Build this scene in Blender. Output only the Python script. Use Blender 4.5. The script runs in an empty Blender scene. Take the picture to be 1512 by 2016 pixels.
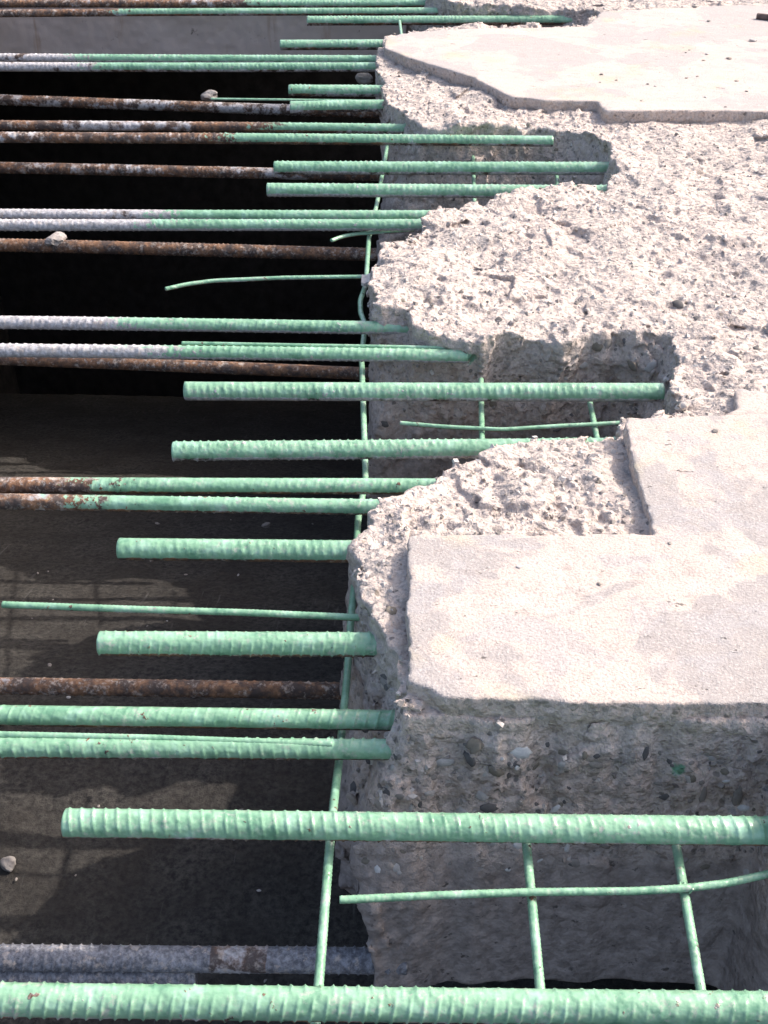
import bpy, math, random
import numpy as np
from mathutils import Vector, Matrix

R = math.radians
random.seed(7)
rng = np.random.default_rng(7)
scene = bpy.context.scene
COL = scene.collection

# ---------------------------------------------------------------- camera, sky, sun, exposure
cam_data = bpy.data.cameras.new('camera')
cam_data.sensor_fit = 'HORIZONTAL'
cam_data.sensor_width = 36.0
cam_data.lens = 36.0 * 2400 / 1512
cam_data.clip_start = 0.05
cam_data.clip_end = 2000
cam = bpy.data.objects.new('camera', cam_data)
COL.objects.link(cam)
cam.location = (0, 0, 1.1)
cam.rotation_euler = (R(90 - 34.8), 0, R(2.04))
scene.camera = cam

SUN_K = (0.96, 0.40)          # metres to the right and to the back for every metre up
sun_vec = Vector((SUN_K[0], SUN_K[1], 1.0)).normalized()
SUN_EL = math.asin(sun_vec.z)
SUN_AZ = math.atan2(sun_vec.x, sun_vec.y)
world = bpy.data.worlds.new('World')
scene.world = world
world.use_nodes = True
wn = world.node_tree
bg = wn.nodes['Background']
sky = wn.nodes.new('ShaderNodeTexSky')
sky.sky_type = 'NISHITA'
sky.sun_disc = False
sky.sun_elevation = SUN_EL
sky.sun_rotation = SUN_AZ
sky.air_density = 1.0
sky.dust_density = 5.0
sky.ozone_density = 0.3
wn.links.new(sky.outputs[0], bg.inputs[0])
bg.inputs[1].default_value = 0.15
sun_data = bpy.data.lights.new('sun', 'SUN')
sun_data.energy = 2.05
sun_data.angle = R(0.53)
sun_data.color = (1.0, 0.93, 0.855)
sun = bpy.data.objects.new('sun', sun_data)
COL.objects.link(sun)
sun.rotation_euler = sun_vec.to_track_quat('Z', 'Y').to_euler()
scene.cycles.max_bounces = 6
scene.cycles.diffuse_bounces = 4
scene.cycles.glossy_bounces = 2
scene.view_settings.view_transform = 'Standard'
scene.view_settings.look = 'None'
scene.view_settings.gamma = 1.0
scene.view_settings.use_curve_mapping = False
scene.view_settings.exposure = 1.03

# ---------------------------------------------------------------- measured layout, metres
TOP_OUTLINE = [(0.7, 0.15), (0.62, 0.8), (0.5, 0.93), (0.435, 1.0), (0.45, 1.08), (0.5, 1.155), (0.321, 1.164), (0.149, 1.166), (0.082, 1.163), (0.042, 1.158), (0.014, 1.157), (-0.008, 1.16), (-0.012, 1.183), (-0.026, 1.252), (-0.051, 1.337), (-0.076, 1.417), (-0.098, 1.504), (-0.106, 1.544), (-0.093, 1.594), (-0.062, 1.652), (-0.031, 1.674), (0.009, 1.7), (0.024, 1.734), (0.05, 1.77), (0.09, 1.799), (0.163, 1.835), (0.209, 1.856), (0.264, 1.871), (0.343, 1.886), (0.367, 1.925), (0.432, 1.967), (0.487, 1.991), (0.478, 2.068), (0.507, 2.187), (0.516, 2.293), (0.463, 2.321), (0.346, 2.317), (0.278, 2.257), (0.175, 2.288), (0.122, 2.242), (0.089, 2.25), (0.018, 2.275), (-0.016, 2.311), (-0.03, 2.383), (-0.098, 2.401), (-0.113, 2.462), (-0.116, 2.584), (-0.103, 2.685), (-0.058, 2.785), (0.015, 2.939), (0.12, 3.026), (0.282, 3.127), (0.472, 3.157), (0.516, 3.28), (0.522, 3.47), (0.464, 3.614), (0.339, 3.658), (0.088, 3.62), (-0.01, 3.626), (-0.081, 3.783), (-0.123, 3.86), (-0.143, 4.053), (-0.172, 4.295), (-0.187, 4.527), (-0.165, 4.679), (-0.087, 4.802), (0.067, 4.87), (0.594, 4.936), (0.67, 5.137), (0.616, 5.161), (0.11, 5.222), (0.007, 5.364), (-0.14, 6.0), (-0.14, 7.4), (3.2, 7.4), (3.2, 0.15)]
BOTTOM_OUTLINE = [(0.64, 0.15), (0.6, 0.8), (0.52, 0.95), (0.48, 1.04), (0.47, 1.13), (0.3, 1.135), (0.06, 1.125), (0, 1.105), (-0.06, 1.1), (-0.11, 1.115), (-0.12, 1.4), (-0.118, 1.75), (-0.11, 1.93), (0.1, 1.95), (0.3, 1.95), (0.41, 1.98), (0.45, 2.06), (0.43, 2.2), (0.4, 2.3), (0.2, 2.31), (0.0, 2.3), (-0.117, 2.3), (-0.12, 2.6), (-0.13, 2.98), (-0.02, 3.05), (0.3, 3.12), (0.42, 3.2), (0.43, 3.42), (0.3, 3.56), (0.1, 3.56), (-0.14, 3.58), (-0.145, 4.2), (-0.15, 4.75), (0.1, 4.85), (0.5, 4.9), (0.52, 5.2), (0.3, 5.3), (-0.15, 5.35), (-0.15, 7.4), (3.2, 7.4), (3.2, 0.15)]
TOPPING_NEAR = [(0.575, 1.165), (0.454, 1.165), (0.315, 1.163), (0.217, 1.16), (0.146, 1.165), (0.093, 1.162), (0.034, 1.164), (0.017, 1.178), (-0.003, 1.187), (-0.011, 1.193), (-0.017, 1.341), (-0.017, 1.523), (0.137, 1.531), (0.36, 1.539), (0.361, 1.629), (0.358, 1.681), (0.357, 1.759), (0.357, 1.868), (0.363, 1.891), (0.425, 1.895), (0.62, 1.917), (0.977, 1.942), (3.1, 1.95), (3.1, 1.17)]
TOPPING_FAR = [(-0.16, 4.552), (-0.102, 4.627), (0.064, 4.701), (0.572, 4.757), (0.61, 4.853), (0.665, 5.003), (0.898, 5.062), (1.338, 5.165), (1.731, 5.232), (3.1, 5.2), (3.1, 3.7), (1.02, 3.728), (0.775, 3.73), (0.53, 3.711), (0.521, 3.767), (0.523, 3.814), (0.448, 3.817), (0.355, 3.819), (0.317, 3.839), (0.248, 3.853), (0.226, 3.907), (0.142, 4.065), (0.01, 4.213), (-0.077, 4.307), (-0.156, 4.418)]
TOPPING_SCRAP = [(0.58, 2.018), (0.597, 2.029), (0.64, 2.009), (0.74, 2.005), (0.739, 1.934), (0.537, 1.921), (0.572, 1.948)]
ENTRIES = [(0.428, 1.022, -0.075), (-0.02, 1.184, -0.12), (-0.024, 1.242, -0.12), (-0.059, 1.352, -0.075), (-0.086, 1.575, -0.075), (-0.07, 1.707, -0.075), (0.001, 1.769, -0.075), (0.312, 1.911, -0.075), (0.473, 2.122, -0.075), (0.092, 2.259, -0.075), (-0.035, 2.386, -0.075), (0.022, 2.984, -0.075), (0.018, 3.044, -0.075), (0.491, 3.236, -0.075), (0.462, 3.422, -0.075), (0.34, 3.594, -0.055), (0.021, 3.762, -0.075), (-0.073, 4.001, -0.075), (-0.141, 4.16, -0.075), (-0.191, 4.46, -0.075), (-0.195, 4.555, -0.075), (-0.163, 4.779, -0.075), (0.642, 5.184, -0.075), (0.176, 5.334, -0.075), (0.029, 5.467, -0.075)]
SPRAY_SPOTS = [(0.352, 1.155, -0.115)]
BARS = [
    ('thickest green coated rebar, nearest of all, crossing the bottom of the frame', [(-2.06, 0.73, -0.075), (0.881, 0.788, -0.075)], 0.0178, -9.0, 0.3, 0.5),
    ('long green ribbed rebar with blunt cut end, spanning in front of grey broken face', [(-0.429, 1.003, -0.075), (0.528, 1.025, -0.075)], 0.0176, -9.0, 0.3, 0.5),
    ('lower green bar of the near pair under the long thin rod', [(-2.06, 1.126, -0.12), (0.01, 1.185, -0.12)], 0.0144, -9.0, 0.3, 0.5),
    ('upper green bar of the near pair, just above the long thin rod', [(-2.06, 1.206, -0.12), (0.016, 1.242, -0.12)], 0.014199999999999999, -9.0, 0.2, 0.5),
    ('stubby green rebar with smooth thick coating, between thin wire and near pair', [(-0.464, 1.341, -0.075), (0.001, 1.354, -0.075)], 0.0181, -9.0, 0.2, 0.5),
    ('green ribbed rebar stub just above the long thin straight wire', [(-0.485, 1.571, -0.075), (-0.006, 1.576, -0.075)], 0.0176, -9.0, 0.2, 0.5),
    ('lower bar of the middle pair, orange rust at left turning green', [(-2.06, 1.684, -0.075), (-0.01, 1.708, -0.075)], 0.0136, -0.55, 0.25, 0.5),
    ('upper bar of the middle pair, rusty brown at left turning green', [(-2.06, 1.718, -0.075), (0.061, 1.771, -0.075)], 0.0136, -0.57, 0.1, 0.5),
    ('green rebar half buried in rubble beside the deep notch, nearer of two', [(-0.45, 1.87, -0.075), (0.412, 1.917, -0.075)], 0.0176, -9.0, 0.5, 0.5),
    ('green rebar crossing the deep notch into broken concrete, farther of two', [(-0.467, 2.093, -0.075), (0.473, 2.122, -0.075)], 0.0176, -9.0, 0.6, 0.5),
    ('whitish grey bar turning green, buried tip, with rod lying along it', [(-2.06, 2.242, -0.075), (0.092, 2.259, -0.075)], 0.014199999999999999, -0.53, 0.95, 0.5),
    ('whitish grey bar turning green, just below the dark gap with curved wire', [(-2.06, 2.37, -0.075), (0.015, 2.386, -0.075)], 0.0144, -0.64, 0.95, 0.5),
    ('white and green bar, lower of pair above the rusty bar with pebble', [(-2.06, 2.891, -0.075), (0.062, 2.986, -0.075)], 0.014599999999999998, -0.68, 1.0, 0.5),
    ('grey and green bar, upper of pair above the rusty bar with pebble', [(-2.06, 2.99, -0.075), (0.058, 3.045, -0.075)], 0.0136, -0.67, 0.8, 0.5),
    ('green rebar stub along the near edge of the far notch', [(-0.432, 3.215, -0.075), (0.551, 3.237, -0.075)], 0.0181, -9.0, 0.7, 0.5),
    ('green rebar stub through the middle of the far notch', [(-0.433, 3.394, -0.075), (0.522, 3.424, -0.075)], 0.0181, -9.0, 0.6, 0.5),
    ('mottled rusty bar turning green, long one reaching far notch', [(-2.06, 3.565, -0.055), (0.37, 3.595, -0.055)], 0.0156, -0.58, 0.35, 0.5),
    ('mottled rusty bar turning green, upper neighbour of the one reaching far notch', [(-2.06, 3.742, -0.075), (0.071, 3.762, -0.075)], 0.014599999999999998, -0.48, 0.45, 0.5),
    ('short green stub butting in line with a rusty bar', [(-0.444, 3.971, -0.075), (-0.013, 4.006, -0.075)], 0.018600000000000002, -9.0, 0.4, 0.5),
    ('short green stub just above the one in line with a rusty bar', [(-0.467, 4.154, -0.075), (-0.081, 4.161, -0.075)], 0.018600000000000002, -9.0, 0.4, 0.5),
    ('pale bar turning yellow green, lower of pair under the brown cross beam', [(-2.06, 4.402, -0.075), (-0.131, 4.461, -0.075)], 0.0156, -1.2, 0.6, 0.5),
    ('pale bar turning yellow green, upper of pair under the brown cross beam', [(-2.06, 4.536, -0.075), (-0.135, 4.555, -0.075)], 0.014599999999999998, -1.28, 0.6, 0.5),
    ('short green stub in front of the brown cross beam', [(-0.56, 4.757, -0.075), (-0.083, 4.783, -0.075)], 0.0176, -9.0, 0.3, 0.5),
    ('green stub lying along the far edge of the pale smooth slab top', [(-0.492, 5.143, -0.075), (0.702, 5.186, -0.075)], 0.0176, -9.0, 0.3, 0.5),
    ('rusty bar turning green along the top, nearer of the farthest two', [(-2.06, 5.192, -0.075), (0.236, 5.338, -0.075)], 0.014599999999999998, -1.27, 0.3, 0.5),
    ('rusty bar turning green at the very top edge, farthest of all', [(-2.06, 5.371, -0.075), (0.089, 5.47, -0.075)], 0.0156, -0.78, 0.3, 0.5),
    ('blue grey bare steel bar with bold ribs, low in the pit at bottom left', [(-2.06, 1.072, -0.5), (-0.006, 1.119, -0.5)], 0.0193, None, 0.5, 0.5),
    ('dark rusty bar end below the blue grey steel bar', [(-2.06, 1.042, -0.53), (-0.324, 1.104, -0.53)], 0.017, None, 0.12, 0.5),
    ('dark rusty bar with orange flakes low in the pit beside the near pair', [(-2.06, 1.613, -0.44), (-0.063, 1.64, -0.44)], 0.0155, None, 0.12, 0.5),
    ('dark brown rusty bar hidden under the whitish bar with rod', [(-2.06, 2.951, -0.44), (-0.081, 2.848, -0.44)], 0.0165, None, 0.03, 0.5),
    ('brown rusty bar carrying a round pebble, above the curved wire', [(-2.06, 3.696, -0.44), (-0.019, 3.643, -0.44)], 0.0205, None, 0.15, 0.5),
    ('dark rusty bar with white crust toward its green neighbour', [(-2.06, 4.415, -0.44), (-0.05, 4.38, -0.44)], 0.0205, None, 0.3, 0.5),
    ('dark rusty bar with pale crust under the white concrete chunk', [(-2.06, 5.279, -0.44), (-0.074, 5.136, -0.44)], 0.022, None, 0.4, 0.5),
]
RODS = [
    ('bent green rod running away along the concrete edge under all the bars', [(-0.102, 0.746, -0.112), (-0.102, 0.814, -0.112), (-0.104, 1.018, -0.112), (-0.105, 1.096, -0.13), (-0.105, 1.183, -0.15), (-0.104, 1.364, -0.15), (-0.103, 1.462, -0.112), (-0.102, 1.538, -0.112), (-0.106, 1.723, -0.112), (-0.099, 1.843, -0.112), (-0.11, 2.012, -0.112), (-0.122, 2.193, -0.112), (-0.131, 2.326, -0.112), (-0.13, 2.473, -0.112), (-0.144, 2.537, -0.112), (-0.148, 2.6, -0.112), (-0.139, 2.69, -0.112), (-0.145, 2.972, -0.112), (-0.134, 3.224, -0.112), (-0.121, 3.746, -0.112)], 0.0058),
    ('straight green rod under the two nearest bars, left of two', [(0.142, 1.039, -0.112), (0.142, 1.023, -0.112), (0.145, 0.822, -0.112), (0.145, 0.749, -0.112)], 0.0058),
    ('straight green rod under the two nearest bars, right of two', [(0.329, 1.046, -0.112), (0.329, 1.029, -0.112), (0.324, 0.826, -0.112), (0.322, 0.755, -0.112)], 0.0058),
    ('short green rod crossing the deep notch, left of two', [(0.121, 2.227, -0.112), (0.113, 1.873, -0.112)], 0.0056),
    ('short green rod crossing the deep notch, right of two', [(0.336, 2.177, -0.112), (0.334, 1.89, -0.112)], 0.0056),
    ('short green rod crossing the far notch, left of two', [(0.139, 3.671, -0.112), (0.132, 3.165, -0.112)], 0.0056),
    ('short green rod crossing the far notch, right of two', [(0.377, 3.478, -0.112), (0.365, 3.261, -0.112)], 0.0056),
    ('tiny green rod tip poking out at the far smooth slab edge', [(-0.121, 5.143, -0.072), (-0.103, 4.83, -0.072)], 0.0056),
    ('green wire lying across the two near rods and bending up at right', [(-0.085, 0.92, -0.1), (0.024, 0.93, -0.1), (0.138, 0.939, -0.1), (0.266, 0.945, -0.1), (0.324, 0.951, -0.1), (0.376, 0.96, -0.1), (0.43, 0.976, -0.1), (0.489, 1.002, -0.1)], 0.0049),
    ('thin sagging green wire lying across the deep notch rods', [(-0.041, 2.027, -0.1), (0.039, 2.016, -0.1), (0.156, 2.009, -0.1), (0.273, 2.028, -0.1), (0.322, 2.034, -0.1), (0.491, 2.058, -0.1)], 0.0042),
    ('long thin straight green wire between two stub bars', [(-0.637, 1.434, -0.085), (-0.444, 1.43, -0.085), (-0.264, 1.428, -0.085), (-0.073, 1.422, -0.085)], 0.0056),
    ('long thin green rod lying along the near pair of bars', [(-0.855, 1.185, -0.107), (-0.57, 1.181, -0.107), (-0.36, 1.182, -0.107), (-0.112, 1.179, -0.107)], 0.005),
    ('thin green rod lying along the whitish bar with buried tip', [(-0.503, 2.274, -0.063), (-0.246, 2.273, -0.063), (0.049, 2.273, -0.063)], 0.0042),
    ('curved thin green wire reaching out alone over the black gap', [(-0.6, 2.599, -0.09), (-0.558, 2.626, -0.09), (-0.496, 2.649, -0.09), (-0.331, 2.672, -0.09), (-0.107, 2.687, -0.09)], 0.005),
    ('short curved green wire end below the white and green pair', [(-0.238, 2.926, -0.1), (-0.214, 2.953, -0.1), (-0.179, 2.972, -0.1), (-0.03, 3.006, -0.1)], 0.0052),
    ('very thin green wire stretched beside the white concrete chunk', [(-0.715, 4.052, -0.075), (-0.405, 4.051, -0.075), (-0.071, 4.05, -0.075)], 0.0042),
]
CHUNKS = [('white concrete chunk resting on a rusty bar beside very thin wire', (-0.939, 5.286, -0.42), 0.028, 'pale'), ('round pale pebble resting on a brown rusty bar', (-1.189, 3.674, -0.42), 0.026, 'pale'), ('small broken concrete lump beside the far smooth slab corner', (-0.228, 4.505, -0.13), 0.026, 'grey'), ('grey stone lying on the dark pit floor behind the green stub', (-0.576, 3.729, -1.57), 0.014, 'grey'), ('largest grey stone on pit floor at lower left', (-0.858, 1.67, -1.0), 0.015, 'grey')]
TIES = [('small looped tie wire where edge rod meets the near pair', (-0.117, 1.205, -0.135), 0.012, (1, 0, 0)), ('small tie wire where right near rod meets the bending wire', (0.324, 0.957, -0.106), 0.0085, (1, 0, 0))]
TAB = [(-0.148, 2.667, -0.085), (-0.108, 2.669, -0.085), (-0.054, 2.67, -0.085)]
FACE_STONES = [(0.14, -0.088, 0.0173, 4, 1.25), (0.08, -0.054, 0.012, 3, 1.1), (0.066, -0.069, 0.0087, 0, 1.7), (0.105, -0.182, 0.0113, 0, 1.2), (0.299, -0.042, 0.0093, 0, 0.6), (0.391, -0.155, 0.01, 1, 0.6), (0.439, -0.153, 0.0133, 1, 0.55), (0.04, -0.114, 0.0107, 2, 1.5), (0.245, -0.092, 0.006, 0, 1), (0.18, -0.08, 0.006, 0, 0.8), (0.024, -0.135, 0.006, 1, 1.2), (0.236, -0.038, 0.006, 3, 0.8), (0.007, -0.175, 0.0053, 0, 0.7), (0.199, -0.108, 0.006, 2, 1.2), (0.061, -0.138, 0.0053, 1, 1.2), (0.332, -0.147, 0.006, 1, 1.6)]
TOP_CHIPS = [(0.564, 4.11, 0.0051), (0.551, 4.02, 0.003), (0.606, 4.046, 0.0041), (0.904, 4.429, 0.0033), (0.886, 4.394, 0.0033), (0.956, 4.377, 0.0054), (0.929, 4.297, 0.0043), (1.034, 5.084, 0.0086), (1.047, 4.853, 0.0059), (1.151, 4.563, 0.0101), (1.019, 4.32, 0.0075), (0.654, 3.819, 0.0039), (0.9, 3.765, 0.0038), (0.857, 3.864, 0.0039), (0.874, 4.097, 0.0041), (0.835, 4.077, 0.0041), (0.7, 4.003, 0.004), (0.721, 3.981, 0.004), (0.99, 4.048, 0.0051), (0.999, 3.934, 0.004), (0.513, 1.849, 0.005), (0.149, 1.445, 0.0033), (0.264, 1.409, 0.0028), (0.382, 1.513, 0.0029)]
STICK = [(1.236, 4.9, 0.009), (1.305, 4.87, 0.009), (1.428, 4.835, 0.009)]
FLOOR_Z = -1.0
FLOOR_END = 6.3
FLOOR_FALL = (2.1, .35)       # the floor falls away beyond this distance, sloped to put it in shade
SLAB_BOTTOM = -0.56

# ---------------------------------------------------------------- helpers
def tag(o, label=None, cat=None, group=None, kind=None):
    if label: o['label'] = label
    if cat: o['category'] = cat
    if group: o['group'] = group
    if kind: o['kind'] = kind
    return o

def link(name, mesh, mat=None, parent=None):
    o = bpy.data.objects.new(name, mesh)
    COL.objects.link(o)
    if mat and not mesh.materials: mesh.materials.append(mat)
    if parent: o.parent = parent
    return o

def mesh_from(name, verts, faces, smooth=True):
    me = bpy.data.meshes.new(name)
    verts = np.asarray(verts, dtype=np.float32); faces = np.asarray(faces, dtype=np.int32)
    n = faces.shape[1]
    me.vertices.add(len(verts)); me.vertices.foreach_set('co', verts.ravel())
    me.loops.add(faces.size); me.loops.foreach_set('vertex_index', faces.ravel())
    me.polygons.add(len(faces))
    me.polygons.foreach_set('loop_start', np.arange(0, faces.size, n, dtype=np.int32))
    me.polygons.foreach_set('use_smooth', np.full(len(faces), smooth))
    me.update(calc_edges=True)
    me.validate()
    return me

def add_attr(me, name, vals):
    a = me.attributes.new(name, 'FLOAT', 'POINT')
    a.data.foreach_set('value', np.asarray(vals, dtype=np.float32))

def _hash(ix, iy, iz, seed):
    h = (ix.astype(np.uint32) * np.uint32(374761393) + iy.astype(np.uint32) * np.uint32(668265263)
         + iz.astype(np.uint32) * np.uint32(2147483647) + np.uint32(seed * 144665 + 1013))
    h = (h ^ (h >> np.uint32(13))) * np.uint32(1274126177)
    h = h ^ (h >> np.uint32(16))
    return (h & np.uint32(0xffff)).astype(np.float32) / 32767.5 - 1.0

def vnoise(x, y, z, seed=0):
    """smooth value noise in -1..1"""
    ix, iy, iz = np.floor(x), np.floor(y), np.floor(z)
    fx, fy, fz = (x - ix).astype(np.float32), (y - iy).astype(np.float32), (z - iz).astype(np.float32)
    ix, iy, iz = ix.astype(np.int64), iy.astype(np.int64), iz.astype(np.int64)
    u, v, w = fx*fx*(3-2*fx), fy*fy*(3-2*fy), fz*fz*(3-2*fz)
    r = 0
    for a in (0, 1):
        for b in (0, 1):
            for c in (0, 1):
                r = r + _hash(ix+a, iy+b, iz+c, seed) * (u if a else 1-u) * (v if b else 1-v) * (w if c else 1-w)
    return r

def facets(x, y, z, seed):
    """distance along the tilted plane of the nearest fracture cell, in cell units"""
    bx, by, bz = np.floor(x-.5).astype(np.int64), np.floor(y-.5).astype(np.int64), np.floor(z-.5).astype(np.int64)
    best = np.full(x.shape, 9e9, np.float32); out = np.zeros(x.shape, np.float32)
    for a in (0, 1):
        for b in (0, 1):
            for c in (0, 1):
                i, j, k = bx+a, by+b, bz+c
                dx = (x - i - .5 - .42*_hash(i, j, k, seed)).astype(np.float32)
                dy = (y - j - .5 - .42*_hash(i, j, k, seed+1)).astype(np.float32)
                dz = (z - k - .5 - .42*_hash(i, j, k, seed+2)).astype(np.float32)
                d = dx*dx + dy*dy + dz*dz
                h = dx*_hash(i, j, k, seed+3) + dy*_hash(i, j, k, seed+4) + dz*_hash(i, j, k, seed+5) + .5*_hash(i, j, k, seed+6)
                m = d < best
                best = np.where(m, d, best); out = np.where(m, h, out)
    return out

def poly_sdf(poly, X, Y):
    p = np.asarray(poly, dtype=np.float64); n = len(p)
    d = np.full(X.shape, 1e9); inside = np.zeros(X.shape, bool)
    for i in range(n):
        a, b = p[i], p[(i+1) % n]
        e = b - a
        wx, wy = X - a[0], Y - a[1]
        t = np.clip((wx*e[0] + wy*e[1]) / max(e @ e, 1e-12), 0, 1)
        d = np.minimum(d, np.hypot(wx - e[0]*t, wy - e[1]*t))
        if a[1] != b[1]:
            cond = ((a[1] > Y) != (b[1] > Y)) & (X < (b[0]-a[0])*(Y-a[1])/(b[1]-a[1]) + a[0])
            inside ^= cond
    return np.where(inside, -d, d).astype(np.float32)

def surface_nets(S, xs, ys, zs):
    ins = S < 0
    cnt = np.zeros(tuple(s-1 for s in S.shape), np.uint8)
    sl = lambda o, ax: slice(o, S.shape[ax]-1+o)
    for a in (0, 1):
        for b in (0, 1):
            for c in (0, 1):
                cnt += ins[sl(a,0), sl(b,1), sl(c,2)]
    act = (cnt > 0) & (cnt < 8)
    idx = np.argwhere(act)
    vid = np.full(act.shape, -1, np.int32)
    vid[act] = np.arange(len(idx), dtype=np.int32)
    acc = np.zeros((len(idx), 3)); num = np.zeros(len(idx))
    i, j, k = idx.T
    corners = [(a, b, c) for a in (0, 1) for b in (0, 1) for c in (0, 1)]
    val = {c: S[i+c[0], j+c[1], k+c[2]] for c in corners}
    for c in corners:
        for ax in range(3):
            if c[ax] == 0:
                d = list(c); d[ax] = 1; d = tuple(d)
                v0, v1 = val[c], val[d]
                m = (v0 < 0) != (v1 < 0)
                t = v0[m] / (v0[m] - v1[m])
                pos = np.tile(np.array(c, float), (m.sum(), 1)); pos[:, ax] += t
                acc[m] += pos; num[m] += 1
    pos = idx + acc / num[:, None]
    V = np.stack([np.interp(pos[:, 0], np.arange(len(xs)), xs), np.interp(pos[:, 1], np.arange(len(ys)), ys),
                  np.interp(pos[:, 2], np.arange(len(zs)), zs)], 1)
    quads = []
    for ax in range(3):
        lo = [slice(None)]*3; hi = [slice(None)]*3
        lo[ax] = slice(0, -1); hi[ax] = slice(1, None)
        A, B = ins[tuple(lo)], ins[tuple(hi)]
        e = np.argwhere(A != B)
        o1, o2 = [q for q in range(3) if q != ax]
        ok = (e[:, o1] > 0) & (e[:, o2] > 0) & (e[:, o1] < act.shape[o1]) & (e[:, o2] < act.shape[o2])
        e = e[ok]
        flip = A[tuple(e.T)]
        q = []
        for (p, r) in ((0, 0), (1, 0), (1, 1), (0, 1)):
            f = e.copy(); f[:, o1] -= 1-p; f[:, o2] -= 1-r
            q.append(vid[tuple(f.T)])
        q = np.stack(q, 1)
        if ax == 1: flip = ~flip
        q[~flip] = q[~flip][:, ::-1]
        quads.append(q)
    return V, np.concatenate(quads)

def axis(stops):
    """[(position, step), ...] -> graded coordinates"""
    xs = [stops[0][0]]
    end = stops[-1][0]
    while xs[-1] < end:
        xs.append(xs[-1] + float(np.interp(xs[-1], [s[0] for s in stops], [s[1] for s in stops])))
    return np.array(xs)

# ---------------------------------------------------------------- materials
class NT:
    def __init__(self, name):
        self.m = bpy.data.materials.new(name); self.m.use_nodes = True
        self.t = self.m.node_tree; self.b = self.t.nodes['Principled BSDF']
    def n(self, typ, **kw):
        nd = self.t.nodes.new(typ)
        for k, v in kw.items(): setattr(nd, k, v)
        return nd
    def l(self, a, b): self.t.links.new(a, b)
    def pos(self):
        return self.n('ShaderNodeNewGeometry').outputs['Position']
    def scaled(self, vec, s):
        m = self.n('ShaderNodeMapping'); m.inputs['Scale'].default_value = s
        self.l(vec, m.inputs[0]); return m.outputs[0]
    def noise(self, vec, scale, detail=4, rough=.6, dist=0):
        nd = self.n('ShaderNodeTexNoise'); nd.inputs['Scale'].default_value = scale
        nd.inputs['Detail'].default_value = detail; nd.inputs['Roughness'].default_value = rough
        nd.inputs['Distortion'].default_value = dist
        self.l(vec, nd.inputs['Vector']); return nd.outputs[0]
    def voro(self, vec, scale, feature='F1', rnd=1.0):
        nd = self.n('ShaderNodeTexVoronoi', feature=feature); nd.inputs['Scale'].default_value = scale
        nd.inputs['Randomness'].default_value = rnd
        self.l(vec, nd.inputs['Vector']); return nd
    def ramp(self, fac, stops, interp='LINEAR'):
        r = self.n('ShaderNodeValToRGB'); r.color_ramp.interpolation = interp
        e = r.color_ramp.elements
        while len(e) < len(stops): e.new(0.5)
        for el, (p, c) in zip(e, stops):
            el.position = p; el.color = (c, c, c, 1) if isinstance(c, (int, float)) else (*c, 1)
        self.l(fac, r.inputs[0]); return r.outputs[0]
    def mix(self, fac, a, b, blend='MIX'):
        m = self.n('ShaderNodeMix', data_type='RGBA', blend_type=blend)
        for s, v in ((m.inputs[0], fac), (m.inputs[6], a), (m.inputs[7], b)):
            if hasattr(v, 'links') or isinstance(v, bpy.types.NodeSocket): self.l(v, s)
            elif isinstance(v, (int, float)): s.default_value = v if s is m.inputs[0] else (v, v, v, 1)
            else: s.default_value = (*v, 1)
        return m.outputs[2]
    def math(self, op, a, b=0.0, clamp=False):
        m = self.n('ShaderNodeMath', operation=op, use_clamp=clamp)
        for s, v in ((m.inputs[0], a), (m.inputs[1], b)):
            if isinstance(v, bpy.types.NodeSocket): self.l(v, s)
            else: s.default_value = v
        return m.outputs[0]
    def sep(self, vec):
        s = self.n('ShaderNodeSeparateXYZ'); self.l(vec, s.inputs[0]); return s.outputs
    def attr(self, name):
        a = self.n('ShaderNodeAttribute', attribute_name=name); return a.outputs['Fac']
    def bump(self, height, dist, strength=1.0, prev=None):
        b = self.n('ShaderNodeBump'); b.inputs['Distance'].default_value = dist; b.inputs['Strength'].default_value = strength
        self.l(height, b.inputs['Height'])
        if prev: self.l(prev, b.inputs['Normal'])
        return b.outputs[0]
    def done(self, col, rough, normal=None, spec=.3):
        for s, v in ((self.b.inputs['Base Color'], col), (self.b.inputs['Roughness'], rough)):
            if isinstance(v, bpy.types.NodeSocket): self.l(v, s)
            elif isinstance(v, (int, float)): s.default_value = v
            else: s.default_value = (*v, 1)
        self.b.inputs['Specular IOR Level'].default_value = spec
        if normal: self.l(normal, self.b.inputs['Normal'])
        return self.m

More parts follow.
